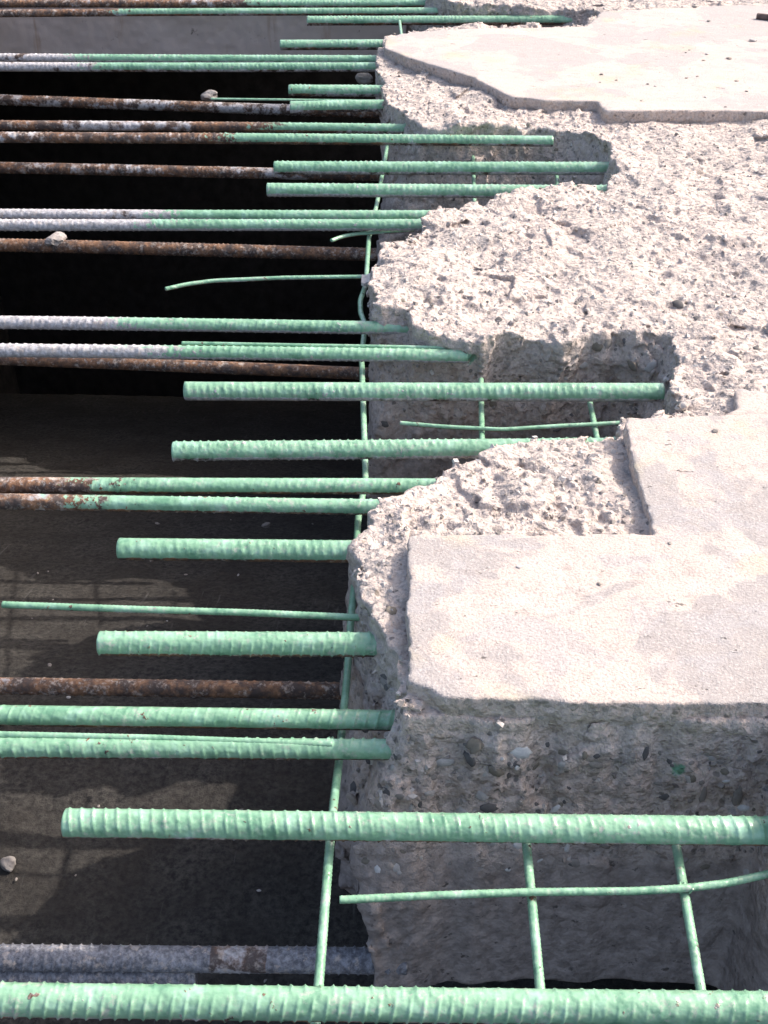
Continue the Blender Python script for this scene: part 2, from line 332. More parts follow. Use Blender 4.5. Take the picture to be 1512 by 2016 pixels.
def mat_broken():
    m = NT('broken_concrete'); p = m.pos()
    big = m.noise(p, 5, 2); mid = m.noise(p, 42, 3, .6); fine = m.noise(p, 150, 3, .7)
    c = m.mix(m.ramp(big, [(.35, 0), (.65, 1)]), (.56, .465, .415), (.48, .415, .38))
    c = m.mix(m.ramp(mid, [(.34, .7), (.47, 0)]), c, (.39, .345, .325))
    c = m.mix(m.ramp(fine, [(.35, .7), (.45, 0)]), c, (.31, .275, .26))
    c = m.mix(m.ramp(fine, [(.54, 0), (.68, .7)]), c, (.68, .60, .56))
    # small aggregate showing in the matrix
    wp = m.n('ShaderNodeVectorMath', operation='ADD'); m.l(p, wp.inputs[0])
    nz = m.n('ShaderNodeTexNoise'); nz.inputs['Scale'].default_value = 60; m.l(p, nz.inputs['Vector'])
    sc = m.n('ShaderNodeVectorMath', operation='SCALE'); m.l(nz.outputs[1], sc.inputs[0]); sc.inputs['Scale'].default_value = .012
    m.l(sc.outputs[0], wp.inputs[1])
    v = m.voro(wp.outputs[0], 75); vs = m.sep(v.outputs['Color'])
    stone = m.math('MULTIPLY', m.ramp(v.outputs['Distance'], [(.30, 1), (.38, 0)]), m.ramp(vs[0], [(.66, 0), (.70, 1)]))
    sc_ = m.ramp(vs[1], [(0, (.10, .095, .10)), (.3, (.24, .22, .20)), (.6, (.40, .38, .37)), (.85, (.19, .16, .13)), (1, (.56, .55, .55))])
    c = m.mix(m.math('MULTIPLY', stone, .75), c, sc_)
    # old formed face low on the slab, browner and dirtier, its shade painted in as well
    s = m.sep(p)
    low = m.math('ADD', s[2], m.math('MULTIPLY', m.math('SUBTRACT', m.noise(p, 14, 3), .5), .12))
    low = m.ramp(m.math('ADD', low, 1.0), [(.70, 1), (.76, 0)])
    dirt_shade = m.mix(m.ramp(m.noise(p, 40, 4, .7), [(.35, 0), (.6, 1)]), (.175, .15, .14), (.33, .287, .268))
    dirt_shade = m.mix(m.ramp(m.noise(p, 60, 3, .6), [(.30, 1), (.345, 0)]), dirt_shade, (.05, .045, .042))
    c = m.mix(m.math('MULTIPLY', low, .85), c, dirt_shade)
    # green overspray around the bars
    sp = m.ramp(m.math('ADD', m.attr('spray'), m.math('MULTIPLY', m.math('SUBTRACT', m.noise(p, 55, 5, .7), .5), 1.3)), [(.55, 0), (.75, .85)])
    c = m.mix(sp, c, (.10, .30, .19))
    rs = m.ramp(m.math('ADD', m.attr('ruststain'), m.math('MULTIPLY', m.math('SUBTRACT', m.noise(p, 55, 5, .7), .5), .9)), [(.5, 0), (.65, .9)])
    c = m.mix(rs, c, (.22, .10, .045))
    h = m.math('MULTIPLY', m.math('ADD', m.math('MULTIPLY', mid, .75), m.math('MULTIPLY', fine, .40)), .013)
    # fractured facets: every cell is a little tilted plane
    vf = m.voro(wp.outputs[0], 85)
    loc = m.n('ShaderNodeVectorMath', operation='SUBTRACT'); m.l(wp.outputs[0], loc.inputs[0]); m.l(vf.outputs['Position'], loc.inputs[1])
    rv = m.n('ShaderNodeVectorMath', operation='SUBTRACT'); m.l(vf.outputs['Color'], rv.inputs[0]); rv.inputs[1].default_value = (.5, .5, .5)
    dt = m.n('ShaderNodeVectorMath', operation='DOT_PRODUCT'); m.l(loc.outputs[0], dt.inputs[0]); m.l(rv.outputs[0], dt.inputs[1])
    h = m.math('ADD', h, m.math('MULTIPLY', dt.outputs['Value'], .9))
    nb = m.bump(h, 1.0, 1.0)
    m.l(m.math('SUBTRACT', 1.0, m.math('MULTIPLY', low, .45)), nb.node.inputs['Strength'])
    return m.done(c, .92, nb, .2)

def mat_topping(name='smooth_concrete', base=(.485, .41, .37), grey=(.345, .315, .305), amount=1.0):
    m = NT(name); p = m.pos()
    big = m.noise(p, 2.6, 5, .62, .5); mid = m.noise(p, 24, 4, .7); fine = m.noise(p, 230, 2, .75)
    blot = m.noise(m.scaled(p, (.6, 1, 1)), 9, 4, .65, .6)
    c = m.mix(m.ramp(big, [(.485, 0), (.51, 1)]), base, grey)
    c = m.mix(m.ramp(blot, [(.53, 0), (.58, .6*amount)]), c, (.36, .34, .345))
    c = m.mix(m.ramp(blot, [(.30, .55), (.42, 0)]), c, (.53, .48, .455))
    c = m.mix(m.ramp(mid, [(.33, .6*amount), (.45, 0)]), c, (.31, .27, .255))
    c = m.mix(m.ramp(m.noise(p, 5, 4), [(.56, 0), (.68, .5)]), c, (.47, .40, .265))
    c = m.mix(m.ramp(fine, [(.36, .6), (.47, 0)]), c, (.27, .24, .228))
    c = m.mix(m.ramp(fine, [(.56, 0), (.66, .4)]), c, (.60, .55, .52))
    pit = m.ramp(m.noise(m.scaled(p, (.5, 1, 1)), 40, 5, .82), [(.315, 1), (.36, 0)])
    c = m.mix(m.math('MULTIPLY', pit, .75), c, (.22, .195, .185))
    h = m.math('SUBTRACT', m.math('ADD', m.math('MULTIPLY', fine, .2), m.math('MULTIPLY', mid, .35)), m.math('MULTIPLY', pit, .6))
    return m.done(c, .9, m.bump(h, .008, 1.0), .2)

def mat_steel():
    m = NT('coated_steel'); p = m.pos(); s = m.sep(p)
    coat = m.attr('coat'); tone = m.attr('tone'); under = m.attr('under')
    n1 = m.noise(p, 28, 4, .65); n2 = m.noise(p, 110, 4, .7); n3 = m.noise(m.scaled(p, (.5, 1, 1)), 9, 3)
    # bare steel: rust, dark scale, whitish crust
    rust = m.mix(m.ramp(n2, [(.35, 0), (.65, 1)]), (.115, .058, .036), (.29, .155, .085))
    rust = m.mix(m.ramp(n1, [(.42, 1), (.56, 0)]), rust, (.075, .052, .045))
    crust = m.mix(m.ramp(n2, [(.4, 0), (.62, 1)]), (.30, .29, .30), (.58, .56, .58))
    f = m.math('ADD', m.math('MULTIPLY', m.math('SUBTRACT', n1, .5), 1.6), m.math('MULTIPLY', m.math('SUBTRACT', n3, .5), 1.6))
    f = m.math('ADD', f, tone)
    bare = m.mix(m.ramp(f, [(.37, 0), (.55, 1)]), rust, crust)
    crust = None
    bare = m.mix(m.attr('blued'), bare, m.mix(m.ramp(n2, [(.4, 0), (.65, 1)]), (.10, .105, .125), (.30, .31, .35)))
    bare = m.mix(m.ramp(m.noise(p, 48, 5, .7), [(.56, 0), (.66, .75)]), bare, (.52, .44, .38))
    # green coating
    g = m.mix(m.ramp(n3, [(.3, 0), (.7, 1)]), (.185, .36, .23), (.26, .46, .305))
    g = m.mix(m.ramp(n1, [(.52, 0), (.66, .65)]), g, (.34, .56, .43))
    g = m.mix(m.ramp(n1, [(.34, .75), (.46, 0)]), g, (.10, .25, .155))
    edge = m.math('ADD', coat, m.math('MULTIPLY', m.math('SUBTRACT', m.math('ADD', m.math('MULTIPLY', n1, .7), m.math('MULTIPLY', n2, .5)), .6), 2.4))
    cov = m.ramp(edge, [(.44, 0), (.52, 1)])
    un = m.ramp(m.math('ADD', under, m.math('MULTIPLY', m.math('SUBTRACT', n1, .5), .9)), [(.5, 0), (.62, 1)])
    cov = m.math('MULTIPLY', cov, m.math('SUBTRACT', 1.0, un))
    chip = m.ramp(m.noise(p, 60, 3, .65), [(.30, 0), (.335, 1)])
    cov = m.math('MULTIPLY', cov, chip)
    c = m.mix(cov, bare, g)
    dust = m.math('MULTIPLY', m.ramp(m.noise(p, 85, 4, .75), [(.53, 0), (.66, .7)]), m.ramp(n3, [(.40, 0), (.58, 1)]))
    c = m.mix(dust, c, (.46, .43, .40))
    rough = m.math('SUBTRACT', .78, m.math('MULTIPLY', cov, .48))
    h = m.math('ADD', m.math('MULTIPLY', n2, m.math('SUBTRACT', .5, m.math('MULTIPLY', cov, .38))), m.math('MULTIPLY', m.noise(p, 70, 1.5, .5), 1.1))
    m.l(m.math('MULTIPLY', cov, .35), m.b.inputs['Coat Weight']); m.b.inputs['Coat Roughness'].default_value = .22
    return m.done(c, rough, m.bump(h, .0045, .65), .5)

def mat_floor():
    m = NT('dirty_floor'); p = m.pos()
    a = m.noise(p, 4, 4); b = m.noise(p, 60, 6, .75); st = m.noise(m.scaled(p, (9, .7, 1)), 6, 3)
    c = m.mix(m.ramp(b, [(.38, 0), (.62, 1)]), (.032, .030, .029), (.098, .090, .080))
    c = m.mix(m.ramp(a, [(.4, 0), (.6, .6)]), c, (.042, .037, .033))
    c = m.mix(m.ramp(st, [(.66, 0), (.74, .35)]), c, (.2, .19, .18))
    return m.done(c, .95, m.bump(b, .012, .8), .15)

def mat_plain(name, c1, c2, scale=12, bump=.006):
    m = NT(name); p = m.pos()
    a = m.noise(p, scale, 6, .65)
    c = m.mix(m.ramp(a, [(.35, 0), (.65, 1)]), c1, c2)
    return m.done(c, .9, m.bump(a, bump, .8), .2)

def mat_beam():
    m = NT('stained_beam'); p = m.pos()
    a = m.noise(p, 3, 5); b = m.noise(p, 16, 5, .7); st = m.noise(m.scaled(p, (6, 1, .6)), 3, 4)
    c = m.mix(m.ramp(a, [(.35, 0), (.65, 1)]), (.54, .465, .435), (.44, .375, .345))
    c = m.mix(m.ramp(b, [(.30, .8), (.36, 0)]), c, (.10, .085, .08))
    c = m.mix(m.ramp(st, [(.6, 0), (.72, .5)]), c, (.30, .19, .12))
    return m.done(c, .9, m.bump(b, .004, .6), .2)

M_BROKEN, M_TOP, M_STEEL, M_FLOOR, M_BEAM = mat_broken(), mat_topping(), mat_steel(), mat_floor(), mat_beam()
M_TOP_FAR = mat_topping('cream_smooth_concrete', (.505, .43, .39), (.41, .365, .35), .6)
M_DARK = mat_plain('dark_surround', (.05, .046, .043), (.09, .08, .075))
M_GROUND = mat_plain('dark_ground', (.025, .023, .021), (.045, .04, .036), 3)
STONE_COLS = [(.10, .095, .095), (.22, .20, .185), (.36, .34, .33), (.17, .15, .125), (.50, .49, .49), (.30, .26, .23)]
M_STONE = [mat_plain('stone_%s' % n, c, tuple(v*1.35 for v in c), 90, .002)
           for n, c in zip(('charcoal', 'brown_grey', 'grey', 'olive', 'white', 'tan'), STONE_COLS)]
M_CHUNK = mat_plain('dusty_lump', (.30, .27, .255), (.44, .40, .38), 60, .004)
M_PALE = mat_plain('pale_lump', (.42, .38, .36), (.62, .58, .55), 60, .004)

# ---------------------------------------------------------------- the pit, with walls added to darken it
def box_mesh(name, x0, x1, y0, y1, z0, z1):
    v = [(x, y, z) for x in (x0, x1) for y in (y0, y1) for z in (z0, z1)]
    f = [(0, 1, 3, 2), (4, 6, 7, 5), (0, 4, 5, 1), (2, 3, 7, 6), (0, 2, 6, 4), (1, 5, 7, 3)]
    return mesh_from(name, v, f, False)

g = 600
tag(link('ground', mesh_from('ground', [(-g, -g, -4), (g, -g, -4), (g, g, -4), (-g, g, -4)], [(0, 1, 2, 3)], False), M_GROUND), kind='structure')
# ledge: uneven sheet at the pit's bottom
xs = np.linspace(-3.2, 1.0, 300); ys = np.linspace(-.6, FLOOR_END, 380)
XX, YY = np.meshgrid(xs, ys, indexing='ij')
def floor_z(y): return FLOOR_Z - FLOOR_FALL[1]*np.clip(y - FLOOR_FALL[0], 0, 9)
ZZ = floor_z(YY) + .006*vnoise(XX*9, YY*9, XX*0) + .003*vnoise(XX*40, YY*40, XX*0, 3)
ZZ[:, -1] -= .4
YY[:, -1] = FLOOR_END + .02
n0, n1_ = XX.shape
ii = np.arange(n0*n1_).reshape(n0, n1_)
quads = np.stack([ii[:-1, :-1], ii[1:, :-1], ii[1:, 1:], ii[:-1, 1:]], -1).reshape(-1, 4)
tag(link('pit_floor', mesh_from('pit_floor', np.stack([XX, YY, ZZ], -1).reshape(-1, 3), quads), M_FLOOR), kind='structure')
for nm, b in (('light_block_left', (-3.6, -3.2, -1.5, 9.0, -4.2, -.46)), ('opposite_deck', (-3.6, -2.0, -1.5, 9.0, -.45, .0)), ('light_block_right', (1.0, 1.4, -1.5, 9.0, -4.2, SLAB_BOTTOM+.02)),
              ('light_block_far', (-3.2, 1.0, 8.4, 8.8, -4.2, -.02)), ('light_block_near', (-3.2, 1.0, -1.4, -1.0, -4.2, -.55))):  # the walls around the pit are added to shut the sun out
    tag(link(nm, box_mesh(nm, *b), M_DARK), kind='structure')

# far cross beam closing the gap
bx, bz = np.linspace(-2.0, -.10, 240), np.linspace(-.33, -.02, 50)
BX, BZ = np.meshgrid(bx, bz, indexing='ij')
BY = 5.47 + .004*vnoise(BX*7, BZ*7, BX*0, 5) + .002*vnoise(BX*40, BZ*40, BX*0, 6)
ii = np.arange(BX.size).reshape(BX.shape)
q1 = np.stack([ii[:-1, :-1], ii[1:, :-1], ii[1:, 1:], ii[:-1, 1:]], -1).reshape(-1, 4)
V = np.stack([BX, BY, BZ], -1).reshape(-1, 3)
back = V.copy(); back[:, 1] = 8.45
q2 = q1[:, ::-1] + len(V)
rim = np.concatenate([ii[:, 0], ii[-1, 1:], ii[::-1, -1][1:], ii[0, ::-1][1:]])
qs = np.stack([rim[1:], rim[:-1], rim[:-1]+len(V), rim[1:]+len(V)], 1)
tag(link('cross_beam', mesh_from('cross_beam', np.concatenate([V, back]), np.concatenate([q1, q2, qs])), M_BEAM),
    'stained brown grey concrete beam closing the gap at the top left', 'beam', kind='thing')

# ---------------------------------------------------------------- the broken slab
slab = bpy.data.objects.new('concrete_slab', None); COL.objects.link(slab)
tag(slab, 'broken concrete deck slab with jagged notched edge and rough demolished top', 'slab', kind='thing')

xs = axis([(-.34, .0045), (.55, .0045), (1.1, .010), (1.5, .03), (3.25, .06)])
ys = axis([(.10, .02), (.75, .012), (1.0, .0042), (1.6, .0042), (3.2, .0075), (5.4, .0125), (6.0, .05), (7.5, .08)])
zs = axis([(-.60, .009), (-.30, .007), (-.13, .0048), (.03, .0042)])
GX, GY = np.meshgrid(xs, ys, indexing='ij')
# jagged plan outlines
wob = .010*vnoise(GX*22, GY*22, GX*0, 11) + .006*vnoise(GX*55, GY*55, GX*0, 12)
d_top = poly_sdf(TOP_OUTLINE, GX, GY) + wob
d_bot = poly_sdf(BOTTOM_OUTLINE, GX, GY) + wob*.5
zt = -.031 + .010*vnoise(GX*6, GY*6, GX*0, 13) + .007*vnoise(GX*17, GY*17, GX*0, 14)
S = np.empty((len(xs), len(ys), len(zs)), np.float32)
for k, z in enumerate(zs):
    t = min(max((-.055 - z)/.30, 0), 1)
    d = d_top*(1-t) + d_bot*t
    S[:, :, k] = np.maximum(np.maximum(d, z - zt), SLAB_BOTTOM - z)
# corner knocked off below at the near left
cx, cy_, cz = -.135, 1.08, -.53
CH = np.sqrt(((GX[:, :, None]-cx)/.085)**2 + ((GY[:, :, None]-cy_)/.22)**2 + ((zs[None, None, :]-cz)/.26)**2).astype(np.float32)
S = np.maximum(S, (1 - CH)*.1)
del CH
view = (GX < .42 + .31*GY) & (GY > .7) & (GY < 6.2)
band = (np.abs(S) < .025) & view[:, :, None]
band[:, :, zs < -.545] = False
bi = np.argwhere(band)
px_, py_, pz_ = xs[bi[:, 0]], ys[bi[:, 1]], zs[bi[:, 2]]
coarse = np.abs(vnoise(px_*24, py_*24, pz_*24, 21))
mid = np.abs(vnoise(px_*58, py_*58, pz_*58, 22))
fine = vnoise(px_*130, py_*130, pz_*130, 23)
chunk = vnoise(px_*11, py_*11, pz_*11, 24)
amp = np.where((pz_ < -.24) & (px_ > .0), np.clip((pz_+.32)/.1, .22, 1), 1.0)
wx_ = .018*vnoise(px_*30, py_*30, pz_*30, 25)
f1 = facets((px_+wx_)*11, (py_-wx_)*11, (pz_+wx_)*11, 61)
f2 = facets((px_+wx_)*27, (py_-wx_)*27, (pz_+wx_)*27, 71)
patch = np.clip(.5 + 1.2*vnoise(px_*7, py_*7, pz_*7, 26), .15, 1)
S[band] += (amp*(.0095*f1 + .005*f2*patch + patch*(.007*(coarse-.32) + .0075*(mid-.32)) + .0028*fine + .004*chunk)).astype(np.float32)
V, Q = surface_nets(S, xs, ys, zs)
del S, band, bi
core_mesh = mesh_from('broken_core', V, Q)
spray = np.zeros(len(V))
for e in ENTRIES:
    d2 = ((V[:, 0]-e[0])/1.6)**2 + (V[:, 1]-e[1])**2 + (V[:, 2]-e[2])**2
    spray = np.maximum(spray, np.exp(-d2/.026**2)*.75)
for e in SPRAY_SPOTS:
    d2 = ((V - np.array(e))**2).sum(1)
    spray = np.maximum(spray, np.exp(-d2/.014**2)*.95)
add_attr(core_mesh, 'spray', spray)
d2 = ((V[:, 0]-TAB[2][0]+.02)/.045)**2 + ((V[:, 1]-TAB[2][1])/.03)**2 + ((V[:, 2]-TAB[2][2])/.06)**2
add_attr(core_mesh, 'ruststain', np.exp(-d2)*.9)
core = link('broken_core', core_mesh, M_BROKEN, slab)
CORE_V = V

def topping(name, poly, bounds, label, ztop=0.0, res=.0045, mat=None):
    x0, x1, y0, y1 = bounds
    xs = axis([(x0, res), (min(x0+1.0, x1-.01), res*1.6), (x1, res*6 if x1-x0 > 1.2 else res*1.6)])
    ys = axis([(y0, res), (y1, res*1.3)])
    zs = axis([(-.085, .007), (-.02, .005), (.012, .003)])
    GX, GY = np.meshgrid(xs, ys, indexing='ij')
    d = poly_sdf(poly, GX, GY) + .0022*vnoise(GX*30, GY*30, GX*0, 31) + .0060*np.clip(vnoise(GX*60, GY*60, GX*0, 32)-.35, 0, 1) + .010*np.clip(vnoise(GX*21, GY*21, GX*0, 37)-.45, 0, 1)
    top = ztop + .0012*vnoise(GX*9, GY*9, GX*0, 33) + .0006*vnoise(GX*60, GY*60, GX*0, 34)
    S = np.empty((len(xs), len(ys), len(zs)), np.float32)
    for k, z in enumerate(zs):
        e = .0018*vnoise(GX*70, GY*70, GX*0 + z*70, 35)
        a, b = d + e + max(0, -.03 - z)*.35, z - top
        r = .0008
        S[:, :, k] = np.maximum(np.minimum(np.maximum(a, b) + r, 0) + np.hypot(np.maximum(a + r, 0), np.maximum(b + r, 0)) - r, -.075 - z)
    V, Q = surface_nets(S, xs, ys, zs)
    tm = mesh_from(name, V, Q)
    tm.materials.append(mat or M_TOP); tm.materials.append(M_BROKEN)
    pn = np.empty(len(tm.polygons)*3, np.float32); tm.polygon_normals.foreach_get('vector', pn)
    tm.polygons.foreach_set('material_index', (pn[2::3] < .45).astype(np.int32)); tm.update()
    o = link(name, tm, None, slab)
    o['label'] = label
    return o

topping('smooth_topping', TOPPING_NEAR, (-.06, 3.15, 1.10, 1.96), 'smooth pale topping in the foreground with grey stains', 0.0, .004)
topping('smooth_topping', TOPPING_FAR, (-.20, 3.15, 3.55, 5.6), 'bright cream topping at the far end', 0.0, .009, M_TOP_FAR)
topping('smooth_topping', TOPPING_SCRAP, (.48, .85, 1.84, 2.12), 'small leftover scrap of smooth topping', -.010, .005)

# stones showing in the broken faces
def stone_mesh(name, seed):
    r = np.random.default_rng(seed)
    lat, lon = [-.62, 0, .62], 7
    v = [(0, 0, -1)]
    for a in lat:
        for b in range(lon):
            th = 2*math.pi*b/lon + r.uniform(-.2, .2)
            c = math.sqrt(1-a*a)
            v.append((c*math.cos(th), c*math.sin(th), a))
    v.append((0, 0, 1))
    v = np.array(v) * r.uniform(.82, 1.12, (len(v), 1))
    f = []
    for b in range(lon):
        n = (b+1) % lon
        f.append((0, 1+n, 1+b))
        for q in range(2):
            a0, a1 = 1+q*lon, 1+(q+1)*lon
            f += [(a0+b, a0+n, a1+n), (a0+b, a1+n, a1+b)]
        f.append((1+2*lon+b, 1+2*lon+n, len(v)-1))
    return mesh_from(name, v, f, True)

me = core.data
nrm = np.empty(len(V)*3, np.float32); me.vertex_normals.foreach_get('vector', nrm); nrm = nrm.reshape(-1, 3)
stone_meshes = []
for i in range(len(M_STONE)):
    sm = stone_mesh('aggregate_stone', 50+i); sm.materials.append(M_STONE[i]); stone_meshes.append(sm)
X_, Y_, Z_ = V.T
inview = (np.abs(X_ - .1 - .02*Y_) < .18 + .27*Y_) & (Y_ < 5.2) & (X_ > -.2)
fr = inview & (nrm[:, 1] < -.5) & (Z_ > -.30) & (Z_ < -.06)
front, notch = np.where(fr & (Y_ < 1.3))[0], np.where(fr & (Y_ > 1.3))[0]
upf = np.where(inview & (nrm[:, 2] > .35) & (Z_ > -.2))[0]
def not_covered(ids):
    d = np.minimum.reduce([poly_sdf(p, X_[ids], Y_[ids]) for p in (TOPPING_NEAR, TOPPING_FAR, TOPPING_SCRAP)])
    return ids[~((d < .01) & (Z_[ids] > -.09))]
fr2 = fr & (Y_ < 1.3) & (X_ < .5) & (X_ > -.14)
front = np.where(fr2)[0]
front, notch, upf = (not_covered(rng.permutation(q)[:20000]) for q in (front, notch, upf))
picked = 0
for pool, n, lo, hi in ((front, 160, .0045, .0125), (notch, 70, .007, .015), (upf, 70, .006, .013)):
    got = 0
    for i in rng.permutation(pool):
        if got >= n: break
        s = lo + (hi-lo)*rng.random()**2.2
        w = rng.choice(len(stone_meshes), p=[.22, .2, .2, .14, .10, .14])
        o = link('aggregate_stone', stone_meshes[w], None, slab)
        e = Vector(nrm[i])
        q = e.to_track_quat('Z', 'Y') @ Matrix.Rotation(rng.random()*6.28, 3, 'Z').to_quaternion()
        o.rotation_mode = 'QUATERNION'; o.rotation_quaternion = q
        a = rng.uniform(.65, 1.25)
        o.scale = (s*a, s/a, s*.45)
        o.location = Vector(V[i]) - e*s*.25
        got += 1
for x, z, s, w, a in FACE_STONES:      # the large stones one can pick out in the front face
    i = front[np.argmin((X_[front]-x)**2 + (Z_[front]-z)**2 + .3*np.clip(Y_[front]-1.2, 0, 9)**2)]
    o = link('aggregate_stone', stone_meshes[w], None, slab)
    e = Vector(nrm[i])*.4 + Vector((0, -1, .1)); e.normalize()
    o.rotation_mode = 'QUATERNION'; o.rotation_quaternion = e.to_track_quat('Z', 'Y')
    o.scale = (s*a, s/a, s*.3); o.location = Vector(V[i]) - e*s*.08
# the finest chips, too many to count
def scatter(name, pool, n, lo, hi, mat, seed):
    r = np.random.default_rng(seed)
    ids = r.choice(pool, n)
    base = np.array([(1, 0, -.4), (-.5, .87, -.4), (-.5, -.87, -.4), (.5, .8, .3), (-1, .1, .3), (.5, -.9, .3), (.1, 0, .95)])
    fc = np.array([(0, 3, 5), (3, 1, 4), (4, 2, 5), (0, 1, 3), (1, 2, 4), (2, 0, 5), (3, 4, 6), (4, 5, 6), (5, 3, 6), (0, 2, 1)])
    s = (lo + (hi-lo)*r.random(n)**3)[:, None, None]
    vv = base[None]*s*r.uniform(.6, 1.3, (n, 1, 3))*r.uniform(.8, 1.2, (n, 7, 1))
    th = r.random(n)*6.28
    c, s_ = np.cos(th)[:, None], np.sin(th)[:, None]
    rx = vv[:, :, 0]*c - vv[:, :, 1]*s_; ry = vv[:, :, 0]*s_ + vv[:, :, 1]*c
    # tilt onto the normal
    N = nrm[ids]; T = np.cross(N, [0.3, 1, 0.1]); T /= np.linalg.norm(T, axis=1)[:, None]; B = np.cross(N, T)
    W = V[ids][:, None] + rx[..., None]*T[:, None] + ry[..., None]*B[:, None] + vv[:, :, 2:3]*N[:, None]
    F = (fc[None] + 7*np.arange(n)[:, None, None]).reshape(-1, 3)
    o = link(name, mesh_from(name, W.reshape(-1, 3), F, False), mat, slab)
    o['kind'] = 'stuff'
    return o
keep = upf
scatter('concrete_chips', keep, 3600, .0015, .007, M_PALE, 3)
scatter('dark_chips', np.concatenate([keep, rng.choice(front, 1200), rng.choice(notch, 1200)]), 2600, .0015, .006, M_STONE[1], 4)

# ---------------------------------------------------------------- bars
def tube(name, pts, r, ribbed, coat_x, tone, under, seed, nseg=18, ds=.004, label=''):
    P = np.array(pts, float)
    seg = np.linalg.norm(np.diff(P, axis=0), axis=1); L = np.concatenate([[0], np.cumsum(seg)])
    n = max(int(L[-1]/ds), 8)
    s = np.linspace(0, L[-1], n)
    if len(P) > 2:    # smooth the bends
        C = np.stack([np.interp(s, L, P[:, a]) for a in range(3)], 1)
        k = max(3, int(.03/ds)) | 1
        pad = np.pad(C, ((k//2, k//2), (0, 0)), mode='reflect', reflect_type='odd')
        C = np.stack([np.convolve(pad[:, a], np.ones(k)/k, 'valid') for a in range(3)], 1)
    else:
        C = P[0] + (P[1]-P[0])*(s/L[-1])[:, None]
        C[:, 2] += .0015*np.sin(s*2.1 + seed); C[:, 1] += .0015*np.sin(s*1.7 + seed*2)
    T = np.gradient(C, axis=0); T /= np.linalg.norm(T, axis=1)[:, None]
    up = np.array([0, 0, 1.0])
    A = np.cross(T, up); A /= np.linalg.norm(A, axis=1)[:, None]
    B = np.cross(A, T)
    th = np.linspace(0, 2*math.pi, nseg, endpoint=False)
    SS, TH = np.meshgrid(s, th, indexing='ij')
    rot = (seed*1.7) % 6.28
    ph = (TH + rot) % (2*math.pi)
    half = ph > math.pi
    loc = np.where(half, ph - math.pi, ph)             # 0..pi on each side
    rad = np.full(SS.shape, r)
    if ribbed:
        pitch = .0148 if r > .0165 else .0162
        worn = np.clip(.85 + .8*vnoise(SS*7, SS*0 + seed*3.7, half*1.0, 43) + .35*vnoise(SS*60, TH*1.2, SS*0 + seed, 44), .3, 1.1)
        SJ = SS + .0022*vnoise(SS*33, SS*0 + seed*5.1, SS*0, 45)
        u = SJ/pitch + np.where(half, 1, -1)*(loc-math.pi/2)*.2 + half*.5
        u = u - np.round(u)
        rib = np.exp(-(u/(.088 if ds < .003 else .12))**2)*np.clip(np.sin(loc)*1.6, 0, 1)*worn
        rad = rad + r*.13*rib
        lon = np.exp(-(np.minimum(loc, math.pi-loc)/.16)**2)
        rad = rad + r*.07*lon
    else:
        u = SS/.0065 + np.where(half, 1, -1)*loc*.3
        rad = rad*(1 + .05*np.cos(2*math.pi*u))
    lump = vnoise(SS*45, np.cos(TH)*1.3 + seed, np.sin(TH)*1.3, 41) + .6*vnoise(SS*120, np.cos(TH)*2.6 + seed, np.sin(TH)*2.6, 42)
    rad = rad*(1 + .014*lump)
    W = C[:, None] + rad[..., None]*(np.cos(TH)[..., None]*A[:, None] + np.sin(TH)[..., None]*B[:, None])
    m = len(s)
    ii = np.arange(m*nseg).reshape(m, nseg)
    nx = np.roll(ii, -1, 1)
    q = np.stack([ii[:-1], ii[1:], nx[1:], nx[:-1]], -1).reshape(-1, 4)
    verts = W.reshape(-1, 3)
    # closed ends, slightly rounded in
    e0 = C[0] + (W[0]-C[0])*.86 - T[0]*r*.08; e1 = C[-1] + (W[-1]-C[-1])*.86 + T[-1]*r*.08
    c0, c1 = C[0]-T[0]*r*.1, C[-1]+T[-1]*r*.1
    b0 = len(verts); b1 = b0+nseg
    verts = np.concatenate([verts, e0, e1, [c0], [c1]])
    k0, k1 = np.arange(b0, b0+nseg), np.arange(b1, b1+nseg)
    q = np.concatenate([q, np.stack([k0, ii[0], np.roll(ii[0], -1), np.roll(k0, -1)], 1),
                        np.stack([ii[-1], k1, np.roll(k1, -1), np.roll(ii[-1], -1)], 1)])
    i0, i1 = b1+nseg, b1+nseg+1
    half_n = nseg//2
    cap0 = np.stack([np.full(half_n, i0), k0[0::2], np.roll(k0, -1)[0::2], np.roll(k0, -2)[0::2]], 1)
    cap1 = np.stack([np.full(half_n, i1), np.roll(k1, -2)[0::2], np.roll(k1, -1)[0::2], k1[0::2]], 1)
    q = np.concatenate([q, cap0, cap1])
    me = mesh_from(name, verts, q)
    xv = verts[:, 0]
    if coat_x is None: co = np.zeros(len(verts))
    elif coat_x < -5: co = np.ones(len(verts))*1.6
    else: co = np.clip(.5 + (xv - coat_x)/.26, -.6, 1.6)
    nz = np.concatenate([np.sin(TH).ravel(), np.tile(np.sin(th), 2), [0, 0]])
    ny = np.concatenate([np.cos(TH).ravel(), np.tile(np.cos(th), 2), [0, 0]])
    if coat_x is not None: un = np.clip((-nz + .16)*1.35 + under - .5 + .0*ny, 0, 1)
    else: un = np.zeros(len(verts))
    if 'blue' in label: add_attr(me, 'blued', np.where((xv > -.30) & (xv < -.215), .1, .92))
    add_attr(me, 'coat', co); add_attr(me, 'tone', np.full(len(verts), tone*1.3 - .15)); add_attr(me, 'under', un)
    return me

